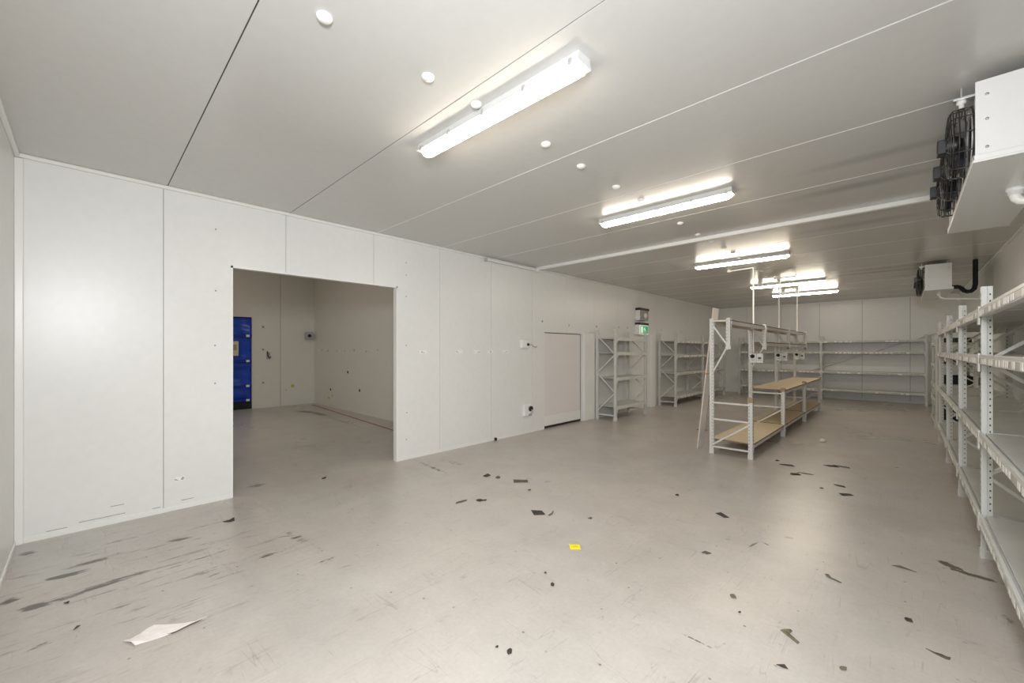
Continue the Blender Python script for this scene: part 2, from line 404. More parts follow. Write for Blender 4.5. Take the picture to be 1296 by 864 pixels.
# white cold room door in the left wall
d = MB(); d.box(XL - .074, XL - .045, 6.43, 7.735, .045, 1.95); d.box(XL - .045, XL - .041, 6.43, 6.70, .27, 1.95); d.box(XL - .045, XL - .041, 6.715, 7.735, .27, 1.95)
door = struct(d.build('door_1', mat('door_leaf_white', (.78, .755, .74), .32), bevel=.002))
k = MB(); k.box(XL - .045, XL - .036, 6.43, 7.735, .05, .25); k.build('kick_plate', M_TRIM, door, bevel=.003)
k = MB(); k.box(XL - .07, XL - .05, 7.737, 7.763, 0, 1.96); k.box(XL - .07, XL - .05, 6.42, 7.763, 0, .045); k.box(XL - .07, XL - .05, 6.42, 7.763, 1.951, 1.964); k.build('dark_gap', M_BLACK, door)  # black strips paint in the dark, shaded gaps around the leaf
k = MB(); k.box(XL - .12, XL - .08, 6.3, 7.9, 0, 2.1); k.build('backing', M_SEAM, door)
t = MB(); t.box(XL, XL + .045, 7.775, 8.205, 0, 1.985); t.box(XL + .045, XL + .06, 7.775, 7.89, 0, 1.985); struct(t.build('trim_7', M_TRIM, bevel=.006))
t = MB(); t.box(XL, XL + .12, 10.97, 11.24, 0, 2.03); t.box(XL + .12, XL + .13, 10.99, 11.09, 0, 2.03); struct(t.build('trim_8', M_TRIM, bevel=.01))

# room beyond the opening
w = MB()
for a, b in [(YA0, 1.55), ]: w.box(XA - .08, XA, a, b, 0, HA)
w.box(XA - .08, XA, 1.55, 3.136, 2.5, HA); w.box(XA - .08, XA, 3.136, 3.84, 0, HA); w.box(XA - .08, XA, 3.848, YA, 0, HA); w.box(XA - .1, XA - .01, 3.83, 3.86, 0, HA, 1)
w.box(XA, XA + .004, 2.62, 2.632, 2.5, HA, 1)
for (y, z) in [(3.40, 2.25), (3.40, 1.62), (3.40, .70)]:
    w.lathe([(.028, 0), (.028, .015), (.012, .02)], (XA, y, z), 'x', 10, 2)
w.box(XA, XA + .006, 4.12, 4.21, .52, .60, 3); w.box(XA, XA + .005, 3.98, 4.01, .43, .46, 2)
struct(w.build('wall_annex_far', [M_ANNEX, M_SEAM, M_SCREW, M_YGREEN]))
w = MB(); w.box(XA - .08, XL - .08, YA, YA + .08, 0, HA)
rnd = random.Random(5)
for k in range(20):
    x = XA + .35 + k * .22 * (1 + .02*k) + rnd.uniform(-.05, .05)
    if x < XL - .4: w.lathe([(.02 if k % 3 else .032, 0), (.018, -.004)], (x, YA, 1.585 + rnd.uniform(-.02, .02)), 'y', 8, 2 if k % 2 else 3)
for (x, z) in [(-10.6, 1.02), (-9.93, .585), (-11.7, .49)]: w.lathe([(.04, 0), (.03, -.006)], (x, YA, z), 'y', 10, 1)
w.box(-11.9, -11.75, YA - .004, YA, .22, .27, 4); w.box(-11.6, -11.54, YA - .004, YA, .30, .37, 4)
struct(w.build('wall_annex_right', [M_ANNEX, M_HOLE, M_SCREW, M_PATCH, M_YGREEN]))
w = MB(); w.box(XA - .08, XL - .08, YA0 - .08, YA0, 0, HA); struct(w.build('wall_annex_left', M_ANNEX))
w = MB(); w.box(XA - .08, XL - .08, YA0 - .08, YA + .08, HA, HA + .08); struct(w.build('ceiling_annex', M_ANNEX))
# blue vinyl rapid door
bd = thing('vinyl_curtain_door', (XA - .02, 1.55, 0), 'blue vinyl curtain door with horizontal battens in the far room beyond the opening', 'door')
c = MB(); ny, nz = 40, 60; vs = []; fs = []
rnd = random.Random(11)
ph = [rnd.uniform(0, 6) for _ in range(8)]
for i in range(nz + 1):
    for j in range(ny + 1):
        y = j/ny*1.58; z = .2 + i/nz*2.29
        dx = .018*math.sin(7*y + 3*z + ph[0]) + .014*math.sin(-5*y + 9*z + ph[1]) + .008*math.sin(17*y + 6*z + ph[2]) + .01*math.sin(23*z + ph[3] + 2*y)
        vs.append((-.05 + dx, y, z))
for i in range(nz):
    for j in range(ny): fs.append((i*(ny+1)+j, i*(ny+1)+j+1, (i+1)*(ny+1)+j+1, (i+1)*(ny+1)+j))
c.add(vs, fs, 0, True); o = c.build('curtain', M_BLUE, bd); sm = o.modifiers.new('thickness', 'SOLIDIFY'); sm.thickness = .004
for z in (.24, .627, 1.306, 1.99):
    c = MB(); c.box(-.03, .0, 0, 1.575, z - .035, z + .035); b_ = c.build('batten', M_BLUEB, bd, bevel=.01)
    c = MB(); c.box(.0, .012, 1.45, 1.53, z - .03, z + .03); c.build('batten_clip', M_WHITEPL, b_, bevel=.003)
c = MB(); c.box(-.07, -.01, 0, 1.58, 0.0, .20); c.build('bottom_seal', M_BLACK, bd, bevel=.01)
c = MB(); c.box(.0, .004, 1.0, 1.275, 1.45, 1.84); c.box(.004, .0045, 1.05, 1.235, 1.60, 1.75, 1); c.build('notice', [M_NOTICE, mat('notice_print', (.45, .36, .22), .7)], bd)
# isolator, light switch box on annex wall
i1 = thing('isolator_box', (XA, 4.60, 2.03), 'small grey isolator box high in the corner of the far room', 'switch')
c = MB(); c.box(0, .10, -.11, .11, -.11, .11); c.build('box_body', M_GREYPL, i1, bevel=.012)
c = MB(); c.lathe([(.045, 0), (.045, .02), (.02, .03), (.02, .05)], (.10, 0, 0), 'x', 16); c.build('knob', M_BLACK, i1)
i1 = thing('wall_latch', (XA, 3.53, 1.45), 'dark hooked latch on the far room wall beside the blue curtain door', 'latch')
c = MB(); c.box(0, .02, -.05, .05, -.09, .09); c.build('plate', M_GREYPL, i1, bevel=.005)
c = MB(); c.tube([(.02, -.03, .12), (.05, -.03, .08), (.06, -.02, -.02), (.05, .02, -.07), (.05, .05, -.03)], .014, 8); c.build('hook', M_BLACK, i1)
c = MB()
c.add([(-12.55, 4.565, .0012), (-7.0, 4.19, .0012), (-7.0, 4.235, .0012), (-12.55, 4.61, .0012)], [(0,1,2,3)]); c.box(-12.5,-12.49,4.57,4.60,.0,.0012)
tag(c.build('floor_marking_line', M_RED), 'worn red line on the floor along the right wall of the far room', 'floor marking')

# ------------------------------------------------------------------ ceiling lights
def make_light():
    r = thing('batten_light', (0, 0, 0), '', 'ceiling light', 'lit batten lights in a row down the ceiling')
    b = MB(); L2 = .745
    for s in (1,):
        prof = [(-.055, .003), (-.060, -.035), (-.068, -.046), (-.068, -.054), (.068, -.054), (.068, -.046), (.060, -.035), (.055, .003)]
        vs = [(x, y, z) for x in (-L2 - .006, L2 + .006) for (y, z) in prof]; n = len(prof)
        b.add(vs, [tuple(range(n)), tuple(range(n, 2*n))[::-1]] + [(i, (i+1) % n, n+(i+1) % n, n+i) for i in range(n)])
    b.build('housing', M_GREYPL2, r)
    d = MB(); n = 8
    sec = [(.052*math.cos(PI*k/n), -.050 - .048*math.sin(PI*k/n)) for k in range(n + 1)]
    xs = [(-L2, .25), (-L2 + .006, .52), (-L2 + .018, .76), (-L2 + .035, .92), (-L2 + .055, 1), (L2 - .055, 1), (L2 - .035, .92), (L2 - .018, .76), (L2 - .006, .52), (L2, .25)]
    vs = [(x, y*s, -.045 + (z + .045)*s) for (x, s) in xs for (y, z) in sec]
    m = n + 1; fs = []
    for i in range(len(xs) - 1):
        for j in range(n): fs.append((i*m+j, i*m+j+1, (i+1)*m+j+1, (i+1)*m+j))
    d.add(vs, fs, 0, True); d.add(vs[:m], [tuple(range(m))]); d.add(vs[-m:], [tuple(range(m))])
    d.build('diffuser', M_DIFF, r)
    for x in (-.70, -.36, 0, .36, .70):
        for s in (-1, 1):
            c = MB(); c.box(x - .010, x + .010, s*.065 - .006, s*.065 + .005, -.066, -.028); c.build('clip', M_ALU, r, bevel=.002)
    return r
M_GREYPL2 = mat('light_housing_grey', (.62, .62, .60), .4)
lights = [(-2.02, 1.88, .018, 'long lit batten light on the ceiling nearest the viewer, largest of the row'),
          (-1.99, 4.47, .012, 'lit batten light second nearest, between the first light and the long ceiling conduit'),
          (-2.12, 8.01, .012, 'lit batten light just beyond the long ceiling conduit, third from the viewer'),
          (-2.05, 11.52, .008, 'lit batten light behind the second power drop, second from the back wall'),
          (-2.02, 13.72, .0, 'lit batten light nearest the back wall, smallest of the row')]
proto = make_light()
for i, (x, y, a, lab) in enumerate(lights):
    o = proto if i == 0 else copy_tree(proto)
    o.location = (x, y, H); o.rotation_euler = (0, 0, a); o['label'] = lab
    if i >= 2:
        for ch in o.children:
            if ch.name.startswith('diffuser'):
                ch.material_slots[0].link = 'OBJECT'; ch.material_slots[0].material = M_DIFF2

# white suspension bolt caps
cm = MB(); cm.lathe([(.038, .002), (.038, -.006), (.033, -.014), (.023, -.020), (.011, -.0235), (.002, -.024)], (0, 0, 0), 'z', 18)
capo = cm.build('bolt_cap', M_WHITEPL)
caps = [(-2.035, .80, 'white round ceiling bolt cap nearest the viewer, above the left wall opening'),
        (-2.038, 1.40, 'white ceiling bolt cap just left of the nearest batten light'),
        (-2.035, 1.775, 'white ceiling bolt cap tucked against the side of the nearest batten light'),
        (-2.035, 2.50, 'white ceiling bolt cap just right of the nearest batten light'),
        (-2.055, 3.01, 'white ceiling bolt cap midway between the first and second batten lights'),
        (-2.065, 3.63, 'white ceiling bolt cap second before the second batten light'),
        (-2.05, 4.13, 'white ceiling bolt cap close above the second batten light'),
        (-2.065, 5.24, 'white ceiling bolt cap just beyond the second batten light'),
        (-2.09, 5.92, 'white ceiling bolt cap touching the near side of the long ceiling conduit'),
        (-2.065, 6.38, 'white ceiling bolt cap just behind the long ceiling conduit'),
        (-2.065, 6.96, 'white ceiling bolt cap in front of the third batten light, nearer of two'),
        (-2.055, 7.41, 'white ceiling bolt cap in front of the third batten light, farther of two'),
        (-2.09, 7.86, 'white ceiling bolt cap tucked against the third batten light'),
        (-2.12, 9.55, 'white ceiling bolt cap behind the third batten light near the first power drop'),
        (-2.10, 10.4, 'white ceiling bolt cap in front of the second power drop bracket'),
        (-2.05, 12.7, 'white ceiling bolt cap between the two farthest batten lights')]
for i, (x, y, lab) in enumerate(caps):
    o = capo if i == 0 else capo.copy()
    if i: COL.objects.link(o)
    o.location = (x, y, H); tag(o, lab, 'bolt cap', 'bolt caps down the middle of the ceiling')

# long white conduit across the ceiling
cd = thing('ceiling_conduit', (XL, 4.8, H), 'long white conduit running along the wall top and across the ceiling to the near cooler', 'conduit')
c = MB(); c.box(.03, .075, -.02, 1.33, -.075, -.036); c.build('wall_run', M_TRIM, cd, bevel=.004)
c = MB(); c.box(.05, 5.46, 1.31, 1.37, -.05, -.001); c.build('cross_run', M_TRIM, cd, bevel=.004)
c = MB(); c.box(.028, .08, -.05, -.02, -.09, -.034); c.build('end_cap', M_GREYPL, cd, bevel=.003)
c = MB(); c.box(.025, .10, 1.29, 1.39, -.085, -.034); c.build('elbow', M_TRIM, cd, bevel=.008)

# ------------------------------------------------------------------ shelving
def post_mesh(h, w=.055, d=.06, holes=True, foot=True):
    """upright: folded channel seen from outside, with lines of slots"""
    m = MB()
    m.box(-w/2, w/2, .0, d*.52, .0, h, 0)
    m.box(-w/2 + .006, w/2 - .006, d*.52, d, .0, h, 0)
    m.box(-w/2 + .010, w/2 - .010, d*.50, d*.56, .0, h, 0)
    if foot: m.box(-w/2 - .004, w/2 + .004, -.004, d + .004, 0, .07, 2)
    if holes:
        z = .12
        while z < h - .03:
            for s in (-1, 1):
                xa = s*(w/2 - .006 + .0006)
                m.add([(xa, d*.70, z), (xa, d*.83, z), (xa, d*.83, z+.013), (xa, d*.70, z+.013)], [(0,1,2,3)], 1)
                m.add([(s*.013 - .004, -.0006, z), (s*.013 + .004, -.0006, z), (s*.011 + .003, -.0006, z+.02), (s*.011 - .003, -.0006, z+.02)], [(0,1,2,3)], 1)
            z += .05
    return m
def upright_proto(h): return post_mesh(h)

SHARED = {}
def rack(name, label, cat, loc, rz, xs, depth, levels, h=2.09, cover=None, tags=0, group=None, frames=None, seed=1, brace_start=.2):
    """bolted run of shelving: local x along the run, y into the depth, z up. xs = upright positions, levels = shelf tops."""
    rnd = random.Random(seed)
    R_ = thing(name, loc, label, cat, group, rz)
    key = ('post', h)
    for i, x in enumerate(xs):
        for (y, r) in ((0, 0), (depth, PI)):
            if key not in SHARED:
                p = post_mesh(h).build('upright', [M_STEEL, M_HOLE, M_STEEL], R_, bevel=.003); SHARED[key] = p
            else:
                p = SHARED[key].copy(); COL.objects.link(p); p.parent = R_
            p.location = (x, y, 0); p.rotation_euler = (0, 0, r)
        # end-frame bracing
        n = 4; z0 = brace_start; dz = (h - .14 - z0) / n
        for k in range(n):
            a = (x, depth - .05, z0 + dz*k + .02) if k % 2 == 0 else (x, .05, z0 + dz*k + .02)
            b = (x, .05, z0 + dz*(k+1) - .02) if k % 2 == 0 else (x, depth - .05, z0 + dz*(k+1) - .02)
            m = MB(); m.bar(a, b, .024, .034, 0, (1, 0, 0)); m.build('brace', M_STEEL, R_, bevel=.002)
        m = MB(); m.bar((x, .05, .12), (x, depth - .05, .12), .024, .034); m.build('tie_bar', M_STEEL, R_, bevel=.002)
    for (a, b) in zip(xs[:-1], xs[1:]):
        for li, z in enumerate(levels):
            L_ = b - a
            for (y, s) in ((0, -1), (depth, 1)):
                m = MB()
                y0, y1 = (y - .012, y + .03) if s < 0 else (y - .03, y + .012)
                m.box(a + .03, b - .03, y0, y1, z - .072, z - .022)              # box section
                yl, yh = (y0, y0 + .018) if s < 0 else (y1 - .018, y1)
                m.box(a + .03, b - .03, yl, yh, z - .022, z)                     # upstand holding the board
                for e in (a, b):                                                # hook-on end plates
                    q0, q1 = (e + .0015, e + .034) if e == a else (e - .034, e - .0015)
                    m.box(q0, q1, y - .016 if s < 0 else y + .004, y - .004 if s < 0 else y + .016, z - .13, z + .012)
                bm_ = m.build('beam', M_STEEL, R_, bevel=.0025)
                if s < 0 and tags:
                    t_ = MB(); yy = y0 - .0025
                    t_.box(a + .06, b - .06, yy, y0 - .0005, z - .064, z - .026, 1)
                    x = a + .08
                    while x < b - .14:
                        wd = rnd.choice((.06, .07, .09))
                        if rnd.random() < tags:
                            t_.box(x, x + wd, yy - .0015, yy - .0002, z - .066 + rnd.uniform(-.003, .003), z - .026 + rnd.uniform(-.003, .002), 0)
                        x += wd + rnd.choice((.02, .035, .05, .10))
                    tag(t_.build('label_strip', [M_TAG, M_RAIL], bm_), 'row of torn white price labels')
            m = MB(); m.box(a + .033, b - .033, .022, depth - .022, z - .024, z - .005); m.build('shelf', M_SHELF, R_, bevel=.002)
    return R_

rack('storage_rack', 'near white steel shelving run along the right wall with torn price labels', 'shelving', (.42, 10.35, 0), -PI/2,
     [0, 1.85, 3.70, 5.55, 7.40], .60, [.34, .97, 1.565, 1.925], 2.09, tags=.85, seed=4)
rack('storage_rack', 'far end shelving by the right wall holding black crates, behind the near run', 'shelving', (.44, 13.5, 0), -PI/2,
     [0, 1.45], .58, [.14, .60, .90, 1.32, 1.76], 1.86, tags=.3, seed=5)
rack('storage_rack', 'single grey shelving bay standing against the left wall under the exit sign', 'shelving', (-4.68, 8.25, 0), PI/2,
     [0, 1.47], .52, [.33, .98, 1.555, 1.885], 2.08, tags=0, seed=6)
rack('storage_rack', 'long grey shelving run against the left wall, behind the leaning plank', 'shelving', (-4.68, 11.6, 0), PI/2,
     [0, 2.15, 4.30], .52, [.285, .955, 1.46, 1.88], 2.08, tags=.5, seed=7)
rack('storage_rack', 'wide four level shelving standing along the back wall', 'shelving', (-4.38, 16.55, 0), 0,
     [0, 2.40, 4.81], .52, [.36, .93, 1.56, 1.91], 2.06, tags=.45, seed=8)

# black crates on the far shelving
def crate(loc, sx, sy, sz, lab):
    r = thing('plastic_crate', loc, lab, 'crate', 'black crates on the far right shelving')
    m = MB(); tk = .02
    m.box(-sx/2, sx/2, -sy/2, sy/2, 0, tk)
    for s in (-1, 1):
        m.box(min(s*sx/2, s*(sx/2-tk)), max(s*sx/2, s*(sx/2-tk)), -sy/2, sy/2, 0, sz)
        m.box(-sx/2, sx/2, min(s*sy/2, s*(sy/2-tk)), max(s*sy/2, s*(sy/2-tk)), 0, sz)
        for kx in (-.3, 0, .3): m.box(kx*sx - .01, kx*sx + .01, s*sy/2 - .008, s*sy/2 + .008, 0, sz)
    m.build('crate_body', M_BLACK, r, bevel=.004)
    m = MB()
    for s in (-1, 1):
        m.box(s*sx/2 - .014, s*sx/2 + .014, -sy/2, sy/2, sz - .02, sz)
        m.box(-sx/2, sx/2, s*sy/2 - .014, s*sy/2 + .014, sz - .02, sz)
    m.build('crate_rim', M_BLACK, r, bevel=.003)
crate((.74, 12.78, .137), .44, .62, .38, 'deep black crate on the bottom level of the far right shelving')
crate((.74, 12.78, .897), .50, .70, .16, 'wide low black crate on the middle level of the far right shelving')
crate((.74, 12.78, 1.317), .46, .66, .10, 'shallow black crate on the fourth level of the far right shelving')
crate((.74, 12.78, 1.757), .46, .66, .10, 'shallow black crate on the top level of the far right shelving')

# ------------------------------------------------------------------ packing bench
bench = thing('packing_bench', (-2.17, 6.75, 0), 'two tier steel packing bench with chipboard tops and an overhead shelf', 'workbench')
BY = [0, 2.2, 4.4, 6.6]; BW = .535; SH = .235
pt = ps = ph_ = None
for i, y in enumerate(BY):
    if pt is None:
        pt = post_mesh(2.09).build('tall_post', [M_STEEL, M_HOLE, M_STEEL], bench, bevel=.003); pt.rotation_euler = (0, 0, -PI/2)
        ps = post_mesh(.88).build('short_post', [M_STEEL, M_HOLE, M_STEEL], bench, bevel=.003); ps.rotation_euler = (0, 0, PI/2)
        ph_ = post_mesh(.47, foot=False).build('hanging_post', [M_STEEL, M_HOLE, M_STEEL], bench, bevel=.003); ph_.rotation_euler = (0, 0, PI/2)
        a, b_, c_ = pt, ps, ph_
    else:
        a, b_, c_ = (q.copy() for q in (pt, ps, ph_))
        for q in (a, b_, c_): COL.objects.link(q); q.parent = bench
    a.location = (-.03, y, 0); b_.location = (BW + .03, y, 0); c_.location = (SH + .03, y, 1.62)
    def bar(n, p, q, w=.024, h=.034, up=(0, 1, 0)):
        m = MB(); m.bar(p, q, w, h, 0, up); return m.build(n, M_STEEL, bench, bevel=.002)
    bar('rail', (.0, y, .79), (BW, y, .79)); bar('rail', (.0, y, .535), (BW, y, .535)); bar('rail', (0, y, .11), (BW, y, .11))
    bar('brace', (.01, y, .14), (BW - .01, y, .50))
    bar('overhead_rail', (.0, y, 2.05), (SH, y, 2.05))
    bar('overhead_brace', (.01, y, 1.99), (SH - .01, y, 1.67)); bar('overhead_brace', (.01, y, 1.25), (SH - .01, y, 1.66))
    m = MB(); m.box(SH - .035, SH + .037, y - .033, y + .033, 1.612, 1.66); m.build('post_bracket', M_STEEL, bench, bevel=.004)
    m = MB(); m.box(BW - .036, BW + .036, y - .034, y + .034, .83, .885)
    m.lathe([(.045, 0), (.047, .01), (.04, .03), (.01, .036)], (BW, y, .872), 'z', 10)
    tag(m.build('tape_wrap', M_TAPE, bench, bevel=.008), 'brown tape wrapped over the cut post top')
def beams(y0, y1, x, z, hgt=.055):
    m = MB(); m.box(x - .021, x + .021, y0 + .03, y1 - .03, z - hgt, z)
    for e, q in ((y0, .03), (y1, -.03)):
        m.box(x - .035 if x > .1 else x - .036, x + .035, min(e + q*.9, e + q*1.1), max(e + q*.9, e + q*1.1), z - .11, z)
    return m.build('beam', M_STEEL, bench, bevel=.003)
def board(n, x0, x1, y0, y1, z, th=.02):
    m = MB(); m.box(x0, x1, y0, y1, z, z + th)
    o = m.build(n, [M_CHIP, M_CHIPEDGE], bench)
    for p in o.data.polygons: p.material_index = 0 if abs(p.normal.z) > .5 else 1
    return o
for k in range(3):
    y0, y1 = BY[k], BY[k+1]
    for x in (.0, BW): beams(y0, y1, x, .205)
    board('lower_deck', -.03, BW + .03, y0 + .035, y1 - .035, .2055)
    for x in (.0, SH): beams(y0, y1, x, 2.045)
    board('overhead_shelf', -.02, SH + .02, y0 + .035, y1 - .075, 2.0455, .018)
    if k:
        for x in (.0, BW): beams(y0, y1, x, .845)
        board('bench_top', -.035, BW + .035, y0 + (.036 if k == 1 else .0), y1 + (.0 if k == 1 else -.036), .8455)
        for x in (.0, SH): beams(y0, y1, x, 1.735)
        board('overhead_shelf', -.02, SH + .02, y0 + .035, y1 - .075, 1.7355, .018)

# plank leaning on the bench
pl = thing('leaning_plank', (-2.43, 6.87, 0), 'tall narrow white laminated plank leaning against the near end of the packing bench', 'plank')
m = MB(); m.box(-.018, 0, 0, .24, 0, 2.28); o = m.build('plank_board', [mat('white_laminate', (.84, .82, .79), .4, noise=.08, nscale=6), mat('plank_edge', (.62, .55, .48), .7)], pl)
for p in o.data.polygons: p.material_index = 0 if abs(p.normal.x) > .5 else 1
m = MB(); m.box(-.0205, .002, -.002, .242, 1.215, 1.235); m.build('cord_wrap', M_ORANGE, pl)
pl.rotation_euler = (0, math.radians(6.2), 0)
pl.location = (-2.425, 6.86, .002)

# power drops
def power_drop(i, y, lab):
    r = thing('power_drop', (-2.17, y, 0), lab, 'power drop', 'power drops from the ceiling to the bench posts')
    px = .06
    m = MB(); m.tube([(px, -.05, 1.56), (px, -.05, H - .03)], .0135, 10); m.build('conduit', M_WHITEPL, r)
    m = MB()
    if i == 0:
        m.tube([(px, -.05, H - .03), (px - .46, .03, H - .03)], .0145, 10); m.lathe([(.03, 0), (.03, -.05)], (px - .46, .03, H), 'z', 12)
    elif i == 1:
        m.tube([(px, -.05, H - .05), (px - .36, -.03, H - .06)], .014, 10); m.tube([(px, -.05, H - .05), (px + .02, -.62, H - .04), (px + .42, -.66, H - .04), (px + .42, -.66, H)], .013, 10)
        m.box(px - .42, px - .34, -.09, .05, H - .10, H); m.box(px - .03, px + .03, -.10, .0, H - .09, H)
    else:
        m.tube([(px, -.05, H - .05), (px - .30, -.02, H - .06)], .014, 10); m.box(px - .36, px - .29, -.08, .05, H - .10, H); m.box(px - .03, px + .03, -.10, .0, H - .09, H)
    m.build('ceiling_bracket', M_WHITEPL, r, bevel=.003)
    for k, x in enumerate((.065, .175)):
        m = MB(); m.box(x - .053, x + .053, -.095, -.035, 1.36, 1.535); bx = m.build('socket_box', M_WHITEPL, r, bevel=.008)
        m = MB()
        if k == 0: m.lathe([(.036, 0), (.036, -.02), (.020, -.025), (.016, -.045), (.002, -.046)], (x - .01, -.095, 1.485), 'y', 16)
        else: m.box(x - .025, x + .025, -.108, -.095, 1.435, 1.465)
        m.build('knob' if k == 0 else 'switch', M_BLACK, bx)
        m = MB(); m.box(x - .03, x + .03, -.099, -.095, 1.405, 1.415); m.build('rating_mark', M_GREYPL, bx)
power_drop(0, 8.95, 'white power drop with twin socket boxes on the bench post nearest the viewer')
power_drop(1, 11.15, 'white power drop with twin socket boxes on the middle bench post')
power_drop(2, 13.35, 'white power drop with twin socket boxes on the farthest bench post')

# ------------------------------------------------------------------ evaporator coolers
def cooler(loc, label, ln=1.95, fans=(.36, .90, 1.42)):
    r = thing('ceiling_cooler', loc, label, 'cooler', 'fan coolers hung from the ceiling by the right wall')
    W_, z0, z1 = .34, -.53, -.075
    m = MB(); m.box(.02, W_, .0, ln, z0 + .012, z1); m.build('casing', M_COOLER, r, bevel=.012)
    for y in (-.004, ln + .004 - .008):
        m = MB(); m.box(.005, W_, y, y + .008, z0 + .012, z1 + .002); ep = m.build('end_panel', M_COOLER, r, bevel=.003)
        s = MB()
        for zz in (-.16, -.30, -.46):
            for xx in (.05, W_ - .04):
                yy = y if y < 1 else y + .008
                s.lathe([(.008, 0), (.008, -.003 if y < 1 else .003)], (xx, yy, zz), 'y', 8)
        s.build('screws', M_ALU, ep)
    m = MB(); m.box(-.005, W_ + .02, -.02, ln + .02, z0 - .012, z0); m.box(-.005, .003, -.02, ln + .02, z0, z0 + .03); m.box(-.005, W_ + .02, -.02, -.013, z0, z0 + .03); m.box(-.005, W_ + .02, ln + .013, ln + .02, z0, z0 + .03)
    m.build('drip_tray', M_COOLER, r, bevel=.003)
    for y in (.20, ln - .25):
        m = MB(); m.box(-.07, W_ + .02, y - .02, y + .02, z1, z1 + .012)
        for x in (-.035, W_ - .04): m.tube([(x, y, z1 - .01), (x, y, .003)], .006, 8)
        hg = m.build('hanger', M_ALU, r)
        b = MB(); b.lathe([(.022, 0), (.022, -.02), (.012, -.022), (.012, -.045)], (-.035, y, z1), 'z', 8); b.build('nylon_nut', M_WHITEPL, hg)
    for y in fans:
        g = MB(); zc = -.29; R = .21
        def ring(rad, x, tr=.004): g.tube([(x, y + rad*math.cos(2*PI*k/36), zc + rad*math.sin(2*PI*k/36)) for k in range(36)], tr, 5, closed=True)
        for (rad, x) in ((R, .012), (R, -.02), (R, -.045), (R, -.07), (R - .015, -.080), (R - .06, -.086), (R - .10, -.09), (.08, -.092)): ring(rad, x, .0035)
        for k in range(12):
            a = 2*PI*k/12; cs, sn = math.cos(a), math.sin(a)
            g.tube([(x, y + rad*cs, zc + rad*sn) for (rad, x) in ((R + .003, .018), (R + .003, -.065), (R - .015, -.083), (R - .08, -.091), (.06, -.095))], .0038, 5)
        fg = g.build('fan_guard', M_BLACKW, r)
        d = MB(); d.lathe([(R - .01, .018), (R - .005, .005), (R - .03, .004), (R - .03, .018)], (0, y, zc), 'x', 36); d.build('fan_ring', M_ALU, fg)
        m = MB()
        m.box(-.135, -.085, y - .045, y + .045, zc - .045, zc + .045); m.lathe([(.06, -.093), (.06, -.04), (.045, -.02)], (0, y, zc), 'x', 20)
        m.build('fan_motor', M_BLACK, fg, bevel=.006)
        bl = MB()
        for k in range(5):
            a = 2*PI*k/5; vs = []
            for q in range(6):
                rr = .05 + q*.026
                for s in (-1, 1):
                    aa = a + s*(.32 - .02*q); vs.append((-.03 + s*.018, y + rr*math.cos(aa), zc + rr*math.sin(aa)))
            n0 = len(vs); vs += [(x + .003, yy, zz) for (x, yy, zz) in vs]
            fs = [(2*q, 2*q+1, 2*q+3, 2*q+2) for q in range(5)]; fs += [tuple(n0 + i for i in f_) for f_ in fs]
            bl.add(vs, fs, 0, True)
        bl.build('fan_blades', M_BLADE, fg)
    return r
cooler((.285, 3.56, H), 'near white ceiling cooler with three black caged fans, top right corner')
cooler((.25, 10.56, H), 'far white ceiling cooler with black caged fans near the back wall')
# pipes at the coolers
m = MB(); m.tube([(.592, 11.0, 2.76), (.70, 11.0, 2.75), (.735, 11.0, 2.72), (.76, 11.0, 2.68), (.80, 11.0, 2.655), (.85, 11.0, 2.66), (.885, 11.0, 2.70), (.90, 11.0, 2.78), (.90, 11.0, 3.05), (.90, 11.0, H)], .034, 14)
for x in (.66,): m.lathe([(.038, 0), (.038, .03)], (x, 11.0, 2.753), 'x', 14)
tag(m.build('insulated_pipe', M_FOAM), 'black insulated pipe with a low bend rising to the ceiling beside the far cooler', 'pipe')
m = MB(); m.tube([(.45, 10.9, 2.69), (.45, 10.9, 2.62), (.46, 10.9, 2.575), (.50, 10.9, 2.55), (.62, 10.9, 2.535), (XR, 10.9, 2.49)], .017, 10); m.lathe([(.03, 0), (.03, .05)], (.45, 10.9, 2.60), 'z', 12)
tag(m.build('drain_pipe', M_WHITEPL), 'thin white drain pipe from under the far cooler to the right wall', 'pipe')
m = MB(); m.tube([(-2.48, 17.12, .86), (.58, 17.12, 2.08), (.95, 17.12, 2.22), (XR - .003, 17.12, 2.25)], .022, 10)
for k in range(4):
    x = -2.2 + k*.85; z = .86 + (x + 2.48)*.3987; m.box(x - .015, x + .015, 17.12, YB - .002, z - .03, z + .03)
tag(m.build('drain_pipe', M_WHITEPL), 'sloping grey drain pipe fixed to the back wall behind the shelving', 'pipe')
m = MB(); m.tube([(.525, 4.27, 2.679), (.525, 4.27, 2.625), (.53, 4.27, 2.605), (.545, 4.27, 2.588), (.57, 4.27, 2.58), (.70, 4.27, 2.575), (XR - .003, 4.27, 2.56)], .026, 14)
m.lathe([(.036, 0), (.036, .022), (.044, .024), (.044, .048)], (.525, 4.27, 2.629), 'z', 16); m.lathe([(.034, 0), (.034, .05)], (.575, 4.27, 2.5795), 'x', 16)
tag(m.build('drain_pipe', M_WHITEPL), 'thick white drain elbow under the tray of the near cooler at the right edge', 'pipe')

